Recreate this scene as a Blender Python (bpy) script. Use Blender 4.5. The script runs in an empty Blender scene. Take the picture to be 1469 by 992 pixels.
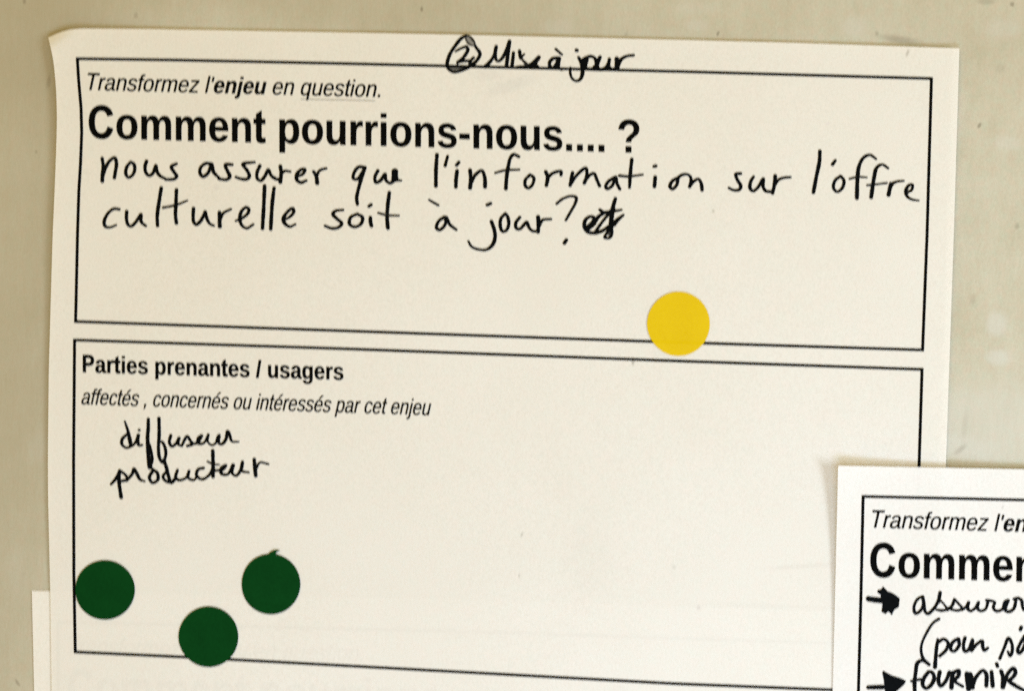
import bpy, math, random
import numpy as np
from mathutils import Matrix, Vector

random.seed(7)
SC = bpy.context.scene
COL = SC.collection

# ------------------------------------------------------------------ camera
CENTRE = Vector((0.0, 0.0, 1.40))          # the point of the wall the lens looks at
DIST, LENS = 0.613, 70.0
YAW, PITCH = math.radians(4.0), math.radians(-0.8)
fwd = Vector((-math.sin(YAW) * math.cos(PITCH), math.cos(YAW) * math.cos(PITCH), math.sin(PITCH)))
right = fwd.cross(Vector((0, 0, 1))).normalized()
up = right.cross(fwd).normalized()
CAM = CENTRE - fwd * DIST
cam_data = bpy.data.cameras.new('camera')
cam = bpy.data.objects.new('camera', cam_data)
COL.objects.link(cam)
cam.matrix_world = Matrix(((right.x, up.x, -fwd.x, CAM.x), (right.y, up.y, -fwd.y, CAM.y),
                           (right.z, up.z, -fwd.z, CAM.z), (0, 0, 0, 1)))
cam_data.lens = LENS
cam_data.sensor_width = 36.0
cam_data.clip_start, cam_data.clip_end = 0.01, 50.0
cam_data.dof.use_dof = True
cam_data.dof.focus_distance = 0.47
cam_data.dof.aperture_fstop = 21.0
cam_data.dof.aperture_ratio = 4.0
SC.camera = cam

# ------------------------------------------------------------------ world, lamps, exposure
W = bpy.data.worlds.new('World')
SC.world = W
W.use_nodes = True
bg = W.node_tree.nodes['Background']
bg.inputs[0].default_value = (1.0, 0.735, 0.26, 1)
bg.inputs[1].default_value = 0.475


def area_lamp(name, loc, aim, size, size_y, power, colour):
    d = bpy.data.lights.new(name, 'AREA')
    d.shape, d.size, d.size_y, d.energy, d.color = 'RECTANGLE', size, size_y, power, colour
    o = bpy.data.objects.new(name, d)
    COL.objects.link(o)
    o.location = loc
    o.rotation_euler = (Vector(aim) - Vector(loc)).to_track_quat('-Z', 'Z').to_euler()
    return o


# daylight from a window on the right, its cool bounce from below, and warm room light from the upper left
area_lamp('window_light', CENTRE + Vector((0.80, -0.62, -0.20)), CENTRE, 0.52, 0.14, 6.0, (0.78, 0.91, 1.02))
area_lamp('daylight_bounce', CENTRE + Vector((0.12, -0.48, -0.36)), CENTRE + Vector((0.05, 0, -0.1)), 0.40, 0.16, 1.9, (0.52, 0.70, 1.0))
area_lamp('room_light', CENTRE + Vector((-0.45, -1.25, 0.55)), CENTRE, 0.7, 0.7, 3.6, (1.0, 0.74, 0.27))
vs = SC.view_settings
vs.view_transform, vs.look, vs.exposure, vs.gamma = 'Standard', 'None', 0.0, 1.0
SC.cycles.use_denoising = False
SC.cycles.max_bounces = 8
SC.cycles.transparent_max_bounces = 16

# ------------------------------------------------------------------ from the measured layout to the wall
PW, PH = 1469.0, 992.0                       # layout units: 1 unit is about 0.215 mm on the wall
F = LENS / 36.0


def on_wall(px, py, h):
    """Layout position(s) -> world point(s) lying h metres in front of the wall (wall at y = 0)."""
    px, py, h = np.asarray(px, float), np.asarray(py, float), np.asarray(h, float)
    u = (px / PW - 0.5) / F
    v = -(py / PH - 0.5) * (692.0 / 1024.0) / F
    dx = fwd.x + u * right.x + v * up.x
    dy = fwd.y + u * right.y + v * up.y
    dz = fwd.z + u * right.z + v * up.z
    t = (-h - CAM.y) / dy
    return np.stack([CAM.x + t * dx, np.broadcast_to(-h, t.shape), CAM.z + t * dz], -1)


MM = 0.001


def ripple(px, py, s):
    return (np.sin(px / 171.0 + s) * np.sin(py / 203.0 + 1.7 * s) + 0.6 * np.sin(px / 97.0 + py / 143.0 + s))


def h_back(px, py):                          # sheet tucked behind
    return (0.14 + 0.02 * ripple(px, py, 2.0)) * MM + 0.15 * MM * np.exp(-np.maximum(px - 46, 0) / 30.0)


def h_main(px, py):                          # main sheet: loose left edge, curled top left corner
    ex = np.maximum(px - 68, 0)
    low = 1.0 / (1.0 + np.exp(-(py - 770.0) / 45.0))                  # lies flat on the sheet tucked behind it
    lift = 1.05 * np.exp(-ex / 50.0) * (0.75 + 0.35 * np.sin(py / 150.0)) * (1 - 0.95 * low)
    lift = lift + 1.3 * np.exp(-ex / 60.0) * np.exp(-np.maximum(py - 40, 0) / 130.0)
    curl = -2.8 * np.maximum(0.0, 1.05 - (px - 67) / 40.0 - (py - 40) / 34.0) ** 1.25      # the tip bends back to the wall
    top = 0.3 * np.exp(-np.maximum(py - 40 - 0.022 * px, 0) / 40.0)
    redge = 0.7 * np.exp(-np.maximum(1372 - 0.03 * py - px, 0) / 60.0)
    return (0.85 - 0.30 * low + 0.14 * ripple(px, py, 0.0) + lift + curl + top + redge) * MM


def h_front(px, py):                         # sheet on top, lower right
    dx, dy = np.maximum(px - 1196, 0), np.maximum(py - 668, 0)
    corner = 3.5 * np.exp(-dx / 110.0) * np.exp(-dy / 115.0)
    top = 1.3 * np.exp(-dy / 60.0)
    over = 0.7 * np.exp(-np.abs(px - 1372 + 0.03 * py) / 60.0)      # it rides over the edge of the main sheet
    low = 1.0 / (1.0 + np.exp(-(py - 770.0) / 45.0))
    return (1.05 - 0.30 * low + 0.14 * ripple(px, py, 0.0) + over + corner + top) * MM


# ------------------------------------------------------------------ materials
def new_mat(name):
    m = bpy.data.materials.new(name)
    m.use_nodes = True
    nt = m.node_tree
    return m, nt, nt.nodes, nt.links, nt.nodes['Principled BSDF']


def noise(nodes, links, coord, scale, detail=4.0, rough=0.6):
    n = nodes.new('ShaderNodeTexNoise')
    n.inputs['Scale'].default_value = scale
    n.inputs['Detail'].default_value = detail
    n.inputs['Roughness'].default_value = rough
    links.new(coord, n.inputs['Vector'])
    return n


def ramp(nodes, links, fac, stops):
    r = nodes.new('ShaderNodeValToRGB')
    els = r.color_ramp.elements
    while len(els) < len(stops):
        els.new(0.5)
    for e, (p, c) in zip(els, stops):
        e.position, e.color = p, (*c, 1)
    links.new(fac, r.inputs[0])
    return r


def mixc(nodes, links, mode, fac, a, b):
    m = nodes.new('ShaderNodeMix')
    m.data_type, m.blend_type = 'RGBA', mode
    for i, s in ((0, fac), (6, a), (7, b)):
        if isinstance(s, (int, float)):
            m.inputs[i].default_value = s
        elif isinstance(s, tuple):
            m.inputs[i].default_value = (*s, 1)
        else:
            links.new(s, m.inputs[i])
    return m.outputs[2]


def spot(nodes, links, coord, px, py, rx, ry, ang=0.0, soft=0.5, wob=0.35):
    """A mask for one stain, speck or broad patch, an ellipse lying at a measured place of the surface."""
    c = on_wall(px, py, 0.0)
    mp = nodes.new('ShaderNodeMapping')
    mp.vector_type = 'TEXTURE'
    mp.inputs['Location'].default_value = (c[0], 0, c[2])
    mp.inputs['Rotation'].default_value = (0, ang, 0)
    s = 0.000215
    mp.inputs['Scale'].default_value = (rx * s, 1e3, ry * s)
    links.new(coord, mp.inputs[0])
    nz = noise(nodes, links, mp.outputs[0], 1.6, 3.0)
    add = nodes.new('ShaderNodeVectorMath')
    add.operation = 'MULTIPLY_ADD'
    links.new(nz.outputs['Color'], add.inputs[0])
    add.inputs[1].default_value = (wob * 2, 0, wob * 2)
    links.new(mp.outputs[0], add.inputs[2])
    sub = nodes.new('ShaderNodeVectorMath')
    sub.operation = 'SUBTRACT'
    links.new(add.outputs[0], sub.inputs[0])
    sub.inputs[1].default_value = (wob, 0, wob)
    ln = nodes.new('ShaderNodeVectorMath')
    ln.operation = 'LENGTH'
    links.new(sub.outputs[0], ln.inputs[0])
    mr = nodes.new('ShaderNodeMapRange')
    mr.interpolation_type = 'SMOOTHSTEP'
    mr.inputs[1].default_value, mr.inputs[2].default_value = 1.0 + soft, 1.0 - soft
    links.new(ln.outputs['Value'], mr.inputs[0])
    return mr.outputs[0]


def scaled(nodes, links, sock, k):
    m = nodes.new('ShaderNodeMath')
    m.operation = 'MULTIPLY'
    links.new(sock, m.inputs[0])
    m.inputs[1].default_value = k
    return m.outputs[0]


def wall_material():
    m, nt, N, L, bsdf = new_mat('painted_plaster')
    geo = N.new('ShaderNodeNewGeometry')
    P = geo.outputs['Position']
    big = noise(N, L, P, 16.0, 3.0, 0.5)
    base = ramp(N, L, big.outputs['Fac'], [(0.28, (0.545, 0.508, 0.402)), (0.52, (0.578, 0.549, 0.450)), (0.74, (0.602, 0.581, 0.494))])
    st = N.new('ShaderNodeMapping')
    st.inputs['Scale'].default_value = (1.0, 1.0, 0.28)
    L.new(P, st.inputs[0])
    streak = noise(N, L, st.outputs[0], 210.0, 4.0, 0.6)
    sr = ramp(N, L, streak.outputs['Fac'], [(0.25, (0.95, 0.945, 0.93)), (0.5, (1, 1, 1)), (0.78, (1.035, 1.035, 1.04))])
    c = mixc(N, L, 'MULTIPLY', 1.0, base.outputs[0], sr.outputs[0])
    mott = noise(N, L, P, 70.0, 4.0, 0.6)
    mt = ramp(N, L, mott.outputs['Fac'], [(0.3, (0.955, 0.95, 0.925)), (0.5, (1, 1, 1)), (0.72, (1.03, 1.035, 1.06))])
    c = mixc(N, L, 'MULTIPLY', 1.0, c, mt.outputs[0])
    fine = noise(N, L, P, 1500.0, 3.0, 0.7)
    fr = ramp(N, L, fine.outputs['Color'], [(0.2, (0.80, 0.80, 0.80)), (0.5, (1, 1, 1)), (0.8, (1.18, 1.18, 1.18))])
    c = mixc(N, L, 'MULTIPLY', 0.75, c, fr.outputs[0])
    chroma = noise(N, L, P, 380.0, 3.0, 0.7)
    ct = ramp(N, L, chroma.outputs['Fac'], [(0.3, (1.045, 0.965, 0.955)), (0.7, (0.955, 1.03, 1.02))])
    c = mixc(N, L, 'MULTIPLY', 0.9, c, ct.outputs[0])
    # specks of dirt in the paint
    vor = N.new('ShaderNodeTexVoronoi')
    vor.inputs['Scale'].default_value = 95.0
    vor.inputs['Randomness'].default_value = 1.0
    L.new(P, vor.inputs['Vector'])
    sp = ramp(N, L, vor.outputs['Distance'], [(0.035, (1, 1, 1)), (0.10, (0, 0, 0))])
    gate = ramp(N, L, noise(N, L, P, 40.0, 2.0).outputs['Fac'], [(0.52, (0, 0, 0)), (0.62, (0.38, 0.38, 0.38))])
    spk = mixc(N, L, 'MULTIPLY', 1.0, sp.outputs[0], gate.outputs[0])
    c = mixc(N, L, 'MIX', spk, c, (0.25, 0.24, 0.22))
    # pale scuffs and filler marks
    for (x, y, rx, ry, a, k) in ((1430, 465, 15, 17, 0.2, .55), (1432, 513, 17, 11, 0, .55), (1445, 205, 20, 9, .1, .3),
                                 (1225, 38, 16, 14, 0, .35), (800, 38, 22, 10, 0, .35), (1000, 36, 16, 8, 0, .3),
                                 (1000, 12, 30, 9, 0, .2), (1440, 40, 26, 14, 0, .25), (1385, 640, 40, 14, .2, .3),
                                 (55, 640, 14, 24, 0.2, .3), (30, 250, 18, 40, .1, .15), (200, 25, 30, 12, 0, .2),
                                 (1420, 610, 75, 60, 0, .40), (25, 820, 14, 40, 0, .2)):
        c = mixc(N, L, 'MIX', scaled(N, L, spot(N, L, P, x, y, rx, ry, a), k), c, (0.66, 0.66, 0.62))
    # broad darker patches: vignetting put into the colour, along with yellowed old paint
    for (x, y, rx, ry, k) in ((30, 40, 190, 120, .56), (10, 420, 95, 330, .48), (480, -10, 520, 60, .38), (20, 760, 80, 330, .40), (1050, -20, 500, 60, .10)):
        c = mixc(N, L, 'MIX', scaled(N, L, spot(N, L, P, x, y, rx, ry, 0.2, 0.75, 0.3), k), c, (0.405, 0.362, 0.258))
    # dark smudges and nicks
    for (x, y, rx, ry, a, k, soft) in ((1291, 57, 24, 5.0, 0.17, .42, .7), (1452, 6, 3, 3, 0, .6, .5), (1405, 180, 2.2, 4, .5, .65, .5),
                                       (1030, 48, 2, 3.5, .4, .6, .5), (605, 13, 2, 3.5, 0, .65, .5), (1378, 645, 10, 3.4, -.7, .30, .7),
                                       (1384, 612, 4, 20, .1, .14, .8), (1459, 325, 3, 4, 0, .35, .6), (1415, 2, 12, 4, 0, .3, .6),
                                       (35, 2, 2.5, 3.5, 0, .5, .5), (70, 117, 3, 9, .2, .35, .6), (195, 22, 3, 4, 0, .3, .6),
                                       (52, 218, 2, 2, 0, .4, .5), (25, 980, 2, 6, -.6, .5, .5), (1395, 430, 4, 7, 0, .2, .7),
                                       (1258, 48, 2.5, 3, 0, .35, .6), (1436, 98, 7, 6, 0, .15, .7)):
        c = mixc(N, L, 'MIX', scaled(N, L, spot(N, L, P, x, y, rx, ry, a, soft), k), c, (0.22, 0.19, 0.14))
    L.new(c, bsdf.inputs['Base Color'])
    bsdf.inputs['Roughness'].default_value = 0.85
    bsdf.inputs['Specular IOR Level'].default_value = 0.12
    bp = N.new('ShaderNodeBump')
    bp.inputs['Strength'].default_value = 0.30
    bp.inputs['Distance'].default_value = 0.0006
    L.new(noise(N, L, st.outputs[0], 330.0, 5.0, 0.65).outputs['Fac'], bp.inputs['Height'])
    L.new(bp.outputs[0], bsdf.inputs['Normal'])
    return m


def paper_material(name, see=0.10, marks=(), lo=(0.885, 0.872, 0.848), hi=(0.905, 0.897, 0.885)):
    m, nt, N, L, bsdf = new_mat(name)
    geo = N.new('ShaderNodeNewGeometry')
    P = geo.outputs['Position']
    big = noise(N, L, P, 26.0, 3.0, 0.55)
    c = ramp(N, L, big.outputs['Fac'], [(0.3, lo), (0.7, hi)]).outputs[0]
    fib = noise(N, L, P, 1700.0, 3.0, 0.75)
    fr = ramp(N, L, fib.outputs['Fac'], [(0.25, (0.90, 0.90, 0.89)), (0.5, (1, 1, 1)), (0.75, (1.06, 1.06, 1.06))])
    c = mixc(N, L, 'MULTIPLY', 1.0, c, fr.outputs[0])
    cl = noise(N, L, P, 420.0, 3.0, 0.6)
    tint = mixc(N, L, 'MIX', cl.outputs['Fac'], (1.05, 0.965, 0.96), (0.955, 1.025, 1.02))
    c = mixc(N, L, 'MULTIPLY', 0.7, c, tint)
    for (x, y, rx, ry, a, k, col) in marks:
        c = mixc(N, L, 'MIX', scaled(N, L, spot(N, L, P, x, y, rx, ry, a, 0.6), k), c, col)
    L.new(c, bsdf.inputs['Base Color'])
    bsdf.inputs['Roughness'].default_value = 0.9
    bsdf.inputs['Specular IOR Level'].default_value = 0.08
    bp = N.new('ShaderNodeBump')
    bp.inputs['Strength'].default_value = 0.10
    bp.inputs['Distance'].default_value = 0.0002
    L.new(cl.outputs['Fac'], bp.inputs['Height'])
    L.new(bp.outputs[0], bsdf.inputs['Normal'])
    tr = N.new('ShaderNodeBsdfTransparent')
    mx = N.new('ShaderNodeMixShader')
    mx.inputs[0].default_value = see
    L.new(bsdf.outputs[0], mx.inputs[1])
    L.new(tr.outputs[0], mx.inputs[2])
    L.new(mx.outputs[0], N['Material Output'].inputs[0])
    return m


def ink_material(name, col, rough=0.6, spec=0.12):
    m, nt, N, L, bsdf = new_mat(name)
    geo = N.new('ShaderNodeNewGeometry')
    nz = noise(N, L, geo.outputs['Position'], 900.0, 3.0)
    c = ramp(N, L, nz.outputs['Fac'], [(0.3, tuple(v * 0.7 for v in col)), (0.7, tuple(v * 1.4 for v in col))])
    L.new(c.outputs[0], bsdf.inputs['Base Color'])
    bsdf.inputs['Roughness'].default_value = rough
    bsdf.inputs['Specular IOR Level'].default_value = spec
    at = N.new('ShaderNodeAttribute')
    at.attribute_name = 'ink_density'
    tr = N.new('ShaderNodeBsdfTransparent')
    mx = N.new('ShaderNodeMixShader')
    L.new(at.outputs['Fac'], mx.inputs[0])
    L.new(tr.outputs[0], mx.inputs[1])
    L.new(bsdf.outputs[0], mx.inputs[2])
    L.new(mx.outputs[0], N['Material Output'].inputs[0])
    return m


def sticker_material(name, dark, light, see, spec):
    m, nt, N, L, bsdf = new_mat(name)
    geo = N.new('ShaderNodeNewGeometry')
    P = geo.outputs['Position']
    nz = noise(N, L, P, 1100.0, 4.0, 0.7)
    nb = noise(N, L, P, 120.0, 2.0, 0.5)
    mxn = mixc(N, L, 'MIX', 0.4, nz.outputs['Fac'], nb.outputs['Fac'])
    c = ramp(N, L, mxn, [(0.3, dark), (0.7, light)])
    L.new(c.outputs[0], bsdf.inputs['Base Color'])
    bsdf.inputs['Roughness'].default_value = 0.6
    bsdf.inputs['Specular IOR Level'].default_value = spec
    tr = N.new('ShaderNodeBsdfTransparent')
    mx = N.new('ShaderNodeMixShader')
    mx.inputs[0].default_value = see
    L.new(bsdf.outputs[0], mx.inputs[1])
    L.new(tr.outputs[0], mx.inputs[2])
    L.new(mx.outputs[0], N['Material Output'].inputs[0])
    return m


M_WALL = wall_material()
M_MAIN = paper_material('creamy_paper', 0.12, (
    (1301, 77, 2.2, 5, .35, .45, (.35, .34, .30)), (908, 519, 2, 5, 0, .55, (.3, .28, .25)), (1023, 303, 2, 3, 0, .4, (.4, .38, .33)),
    (735, 122, 34, 9, -.3, .10, (.30, .34, .40)), (700, 108, 20, 8, 0, .08, (.3, .34, .4)), (749, 767, 1.5, 4, .3, .4, (.4, .38, .35)),
    (745, 826, 1.5, 3, 0, .35, (.4, .38, .35)), (311, 269, 4, 4, 0, .10, (.35, .3, .4)), (967, 814, 3, 3, 0, .25, (.45, .43, .4)),
    (1150, 813, 48, 3.2, -.07, .09, (.35, .34, .30)), (1100, 870, 90, 3, .02, .05, (.4, .38, .33)), (845, 800, 30, 60, 0, .03, (.4, .4, .4)),
    (1002, 872, 3, 3, 0, .25, (.45, .43, .45)), (1187, 178, 3, 2, 0, .12, (.5, .3, .5))))
M_FRONT = paper_material('white_paper', 0.06, ((1437, 727, 1.6, 3, .3, .3, (.4, .4, .4)),), (0.850, 0.845, 0.850), (0.870, 0.868, 0.880))
M_BACK = paper_material('plain_paper', 0.06)
M_TONER = ink_material('printer_toner', (0.0022, 0.0024, 0.0026), 0.7, 0.03)
M_MARKER = ink_material('black_marker_ink', (0.0018, 0.0026, 0.0034), 0.6, 0.04)
M_YELLOW = sticker_material('yellow_sticker', (0.78, 0.545, 0.002), (0.85, 0.618, 0.004), 0.09, 0.08)
M_GREEN = sticker_material('green_sticker', (0.0009, 0.037, 0.0060), (0.0020, 0.056, 0.0095), 0.0, 0.04)


# ------------------------------------------------------------------ mesh helpers
def link_mesh(name, verts, faces, mat, parent=None, smooth=True):
    me = bpy.data.meshes.new(name)
    me.from_pydata([tuple(map(float, v)) for v in verts], [], faces)
    me.materials.append(mat)
    if smooth:
        me.polygons.foreach_set('use_smooth', [True] * len(me.polygons))
    me.update()
    o = bpy.data.objects.new(name, me)
    COL.objects.link(o)
    if parent is not None:
        o.parent = parent
    return o


def tag(o, label, category, group=None):
    o['label'], o['category'] = label, category
    if group:
        o['group'] = group
    return o


def smooth_curve(pts, step=1.3):
    """Catmull-Rom through (x, y, r) points."""
    P = np.asarray(pts, float)
    if len(P) < 3:
        n = max(2, int(np.hypot(*(P[-1, :2] - P[0, :2])) / step) + 1)
        t = np.linspace(0, 1, n)[:, None]
        return P[0] * (1 - t) + P[-1] * t
    Q = np.vstack([2 * P[0] - P[1], P, 2 * P[-1] - P[-2]])
    out = []
    for i in range(1, len(Q) - 2):
        a, b, c, d = Q[i - 1], Q[i], Q[i + 1], Q[i + 2]
        # centripetal spacing keeps tight pen turns from overshooting
        t0 = 0.0
        t1 = t0 + max(np.hypot(*(b - a)[:2]), 1e-3) ** 0.5
        t2 = t1 + max(np.hypot(*(c - b)[:2]), 1e-3) ** 0.5
        t3 = t2 + max(np.hypot(*(d - c)[:2]), 1e-3) ** 0.5
        n = max(2, int(np.hypot(*(c - b)[:2]) / step) + 1)
        for t in np.linspace(t1, t2, n, endpoint=False):
            A1 = (t1 - t) / (t1 - t0) * a + (t - t0) / (t1 - t0) * b
            A2 = (t2 - t) / (t2 - t1) * b + (t - t1) / (t2 - t1) * c
            A3 = (t3 - t) / (t3 - t2) * c + (t - t2) / (t3 - t2) * d
            B1 = (t2 - t) / (t2 - t0) * A1 + (t - t0) / (t2 - t0) * A2
            B2 = (t3 - t) / (t3 - t1) * A2 + (t - t1) / (t3 - t1) * A3
            out.append((t2 - t) / (t2 - t1) * B1 + (t - t1) / (t2 - t1) * B2)
    out.append(Q[-2])
    return np.array(out)


class Field:
    """Signed distance on a grid; the inside becomes a mesh laid on a sheet."""

    def __init__(self, x0, y0, x1, y1, cell=0.8):
        self.x0, self.y0, self.c = x0, y0, cell
        self.nx, self.ny = int((x1 - x0) / cell) + 2, int((y1 - y0) / cell) + 2
        self.D = np.full((self.ny, self.nx), 9.0)
        self.A = np.full((self.ny, self.nx), 1.0)

    def window(self, xa, ya, xb, yb):
        c = self.c
        i0, i1 = max(0, int((xa - self.x0) / c) - 1), min(self.nx, int((xb - self.x0) / c) + 3)
        j0, j1 = max(0, int((ya - self.y0) / c) - 1), min(self.ny, int((yb - self.y0) / c) + 3)
        if i1 <= i0 or j1 <= j0:
            return None
        X = self.x0 + c * np.arange(i0, i1)[None, :]
        Y = self.y0 + c * np.arange(j0, j1)[:, None]
        return (slice(j0, j1), slice(i0, i1)), X, Y

    def put(self, sl, d, dens):
        cur = self.D[sl]
        m = d < cur
        cur[m] = d[m]
        self.A[sl][m] = dens

    def stroke(self, pts, dens=1.0, curve=True):
        S = smooth_curve(pts) if curve else np.asarray(pts, float)
        ph = random.uniform(0, 6)
        s = 0.0
        R = []
        for k in range(len(S)):
            if k:
                s += np.hypot(*(S[k] - S[k - 1])[:2])
            R.append(S[k][2] * (1 + (0.05 * math.sin(s * 0.21 + ph) + 0.03 * math.sin(s * 0.63 + 2 * ph) if curve else 0)))
        for k in range(len(S) - 1):
            (ax, ay), (bx, by), ra, rb = S[k][:2], S[k + 1][:2], R[k], R[k + 1]
            r = max(ra, rb) + 2 * self.c
            w = self.window(min(ax, bx) - r, min(ay, by) - r, max(ax, bx) + r, max(ay, by) + r)
            if w is None:
                continue
            sl, X, Y = w
            ex, ey = bx - ax, by - ay
            l2 = max(ex * ex + ey * ey, 1e-9)
            t = np.clip(((X - ax) * ex + (Y - ay) * ey) / l2, 0, 1)
            self.put(sl, np.hypot(X - ax - t * ex, Y - ay - t * ey) - (ra + (rb - ra) * t), dens)

    def poly(self, contours, dens=1.0, grow=0.0):
        C = [np.asarray(c, float) for c in contours]
        allp = np.vstack(C)
        m = 2 * self.c
        w = self.window(allp[:, 0].min() - m, allp[:, 1].min() - m, allp[:, 0].max() + m, allp[:, 1].max() + m)
        if w is None:
            return
        sl, X, Y = w
        d = np.full((Y.shape[0], X.shape[1]), 1e9)
        wn = np.zeros(d.shape, int)
        for P in C:
            for (ax, ay), (bx, by) in zip(P, np.roll(P, -1, 0)):
                ex, ey = bx - ax, by - ay
                l2 = ex * ex + ey * ey
                if l2 < 1e-12:
                    continue
                t = np.clip(((X - ax) * ex + (Y - ay) * ey) / l2, 0, 1)
                d = np.minimum(d, np.hypot(X - ax - t * ex, Y - ay - t * ey))
                cr = ex * (Y - ay) - ey * (X - ax)
                wn += ((ay <= Y) & (by > Y) & (cr > 0)).astype(int) - ((ay > Y) & (by <= Y) & (cr < 0)).astype(int)
        self.put(sl, np.where(wn != 0, -d, d) - grow, dens)

    def mesh(self, name, hfun, off, mat, parent=None, skirt=0.0):
        D, c = self.D, self.c
        ins = D < 0
        s = ins[:-1, :-1].astype(int) + ins[:-1, 1:] + ins[1:, 1:] + ins[1:, :-1]
        xy, dens, faces, ids, bound = [], [], [], {}, []

        def node(j, i):
            k = (j, i)
            if k not in ids:
                ids[k] = len(xy)
                xy.append((self.x0 + c * i, self.y0 + c * j))
                dens.append(self.A[j, i])
            return ids[k]

        def cut(j, i, j2, i2):
            k = (j, i, j2, i2) if (j, i) < (j2, i2) else (j2, i2, j, i)
            if k not in ids:
                j, i, j2, i2 = k
                a, b = D[j, i], D[j2, i2]
                t = min(0.97, max(0.03, a / (a - b)))
                ids[k] = len(xy)
                xy.append((self.x0 + c * (i + (i2 - i) * t), self.y0 + c * (j + (j2 - j) * t)))
                dens.append(self.A[j, i] if ins[j, i] else self.A[j2, i2])
            return ids[k]

        for j, i in np.argwhere(s > 0):
            q = ((j, i), (j + 1, i), (j + 1, i + 1), (j, i + 1))
            if s[j, i] == 4:
                faces.append([node(*p) for p in q])
                continue
            f, isc = [], []
            for k in range(4):
                a, b = q[k], q[(k + 1) % 4]
                if ins[a]:
                    f.append(node(*a)); isc.append(0)
                if ins[a] != ins[b]:
                    f.append(cut(*a, *b)); isc.append(1)
            if len(f) >= 3:
                faces.append(f)
                for k in range(len(f)):
                    if isc[k] and isc[(k + 1) % len(f)]:
                        bound.append((f[k], f[(k + 1) % len(f)]))
        xy = np.array(xy)
        h = hfun(xy[:, 0], xy[:, 1]) + off
        V = list(on_wall(xy[:, 0], xy[:, 1], h))
        if skirt:
            n0 = len(V)
            low = list(on_wall(xy[:, 0], xy[:, 1], h - skirt))
            V += V[:n0] + low
            dens += dens + dens
            for a, b in bound:
                faces.append([b + n0, a + n0, a + 2 * n0, b + 2 * n0])
        o = link_mesh(name, V, faces, mat, parent)
        at = o.data.attributes.new('ink_density', 'FLOAT', 'POINT')
        at.data.foreach_set('value', [float(v) for v in dens])
        return o


def polyline_at(P, n, axis):
    P = np.asarray(P, float)
    t = np.linspace(P[0, axis], P[-1, axis], n)
    other = np.interp(t, P[:, axis], P[:, 1 - axis])
    # soften the corners of the measured polyline
    for _ in range(6):
        other[1:-1] = 0.25 * other[:-2] + 0.5 * other[1:-1] + 0.25 * other[2:]
    return np.stack([t, other] if axis == 0 else [other, t], -1)


def sheet(name, top, bottom, left, rgt, hfun, mat, nu=200, nv=300):
    T, B = polyline_at(top, nu + 1, 0), polyline_at(bottom, nu + 1, 0)
    Lf, R = polyline_at(left, nv + 1, 1), polyline_at(rgt, nv + 1, 1)
    u, v = np.linspace(0, 1, nu + 1)[None, :, None], np.linspace(0, 1, nv + 1)[:, None, None]
    G = ((1 - v) * T[None] + v * B[None] + (1 - u) * Lf[:, None] + u * R[:, None]
         - ((1 - u) * (1 - v) * T[0] + u * (1 - v) * T[-1] + (1 - u) * v * B[0] + u * v * B[-1]))
    G = G.reshape(-1, 2)
    h = hfun(G[:, 0], G[:, 1])
    V = list(on_wall(G[:, 0], G[:, 1], h))
    idx = np.arange((nu + 1) * (nv + 1)).reshape(nv + 1, nu + 1)
    faces = [[int(idx[j, i]), int(idx[j + 1, i]), int(idx[j + 1, i + 1]), int(idx[j, i + 1])] for j in range(nv) for i in range(nu)]
    ring = list(idx[0, :]) + list(idx[1:, -1]) + list(idx[-1, -2::-1]) + list(idx[-2:0:-1, 0])
    back = on_wall(G[ring, 0], G[ring, 1], h[ring] - 0.00004)       # the cut edge of the sheet
    n0, n = len(V), len(ring)
    V += [V[k] for k in ring] + list(back)                          # own vertices: the face keeps a crisp edge
    faces += [[n0 + k, n0 + (k + 1) % n, n0 + n + (k + 1) % n, n0 + n + k] for k in range(n)]
    return link_mesh(name, V, faces, mat)


# ------------------------------------------------------------------ printed lettering (a plain grotesque)
def parse(d):
    """Outline notation -> contours of points."""
    import re
    out, cur, x, y = [], [], 0.0, 0.0
    for cmd, args in re.findall(r'([MLHVQTZ])([^MLHVQTZ]*)', d):
        a = [float(s) for s in re.findall(r'-?\d+\.?\d*', args)]
        if cmd == 'M':
            cur = [(a[0], a[1])]; x, y = a[:2]; a = a[2:]; cmd = 'L'
            last = None
        if cmd == 'Z':
            out.append(cur)
            continue
        if cmd == 'L':
            for k in range(0, len(a), 2):
                x, y = a[k], a[k + 1]; cur.append((x, y))
        elif cmd == 'H':
            for v in a:
                x = v; cur.append((x, y))
        elif cmd == 'V':
            for v in a:
                y = v; cur.append((x, y))
        elif cmd in 'QT':
            step = 4 if cmd == 'Q' else 2
            for k in range(0, len(a), step):
                if cmd == 'Q':
                    cx, cy, ex, ey = a[k:k + 4]
                else:
                    cx, cy, ex, ey = 2 * x - qx, 2 * y - qy, a[k], a[k + 1]
                for t in (0.25, 0.5, 0.75, 1.0):
                    cur.append(((1 - t) ** 2 * x + 2 * t * (1 - t) * cx + t * t * ex, (1 - t) ** 2 * y + 2 * t * (1 - t) * cy + t * t * ey))
                x, y, qx, qy = ex, ey, cx, cy
    return out


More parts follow.
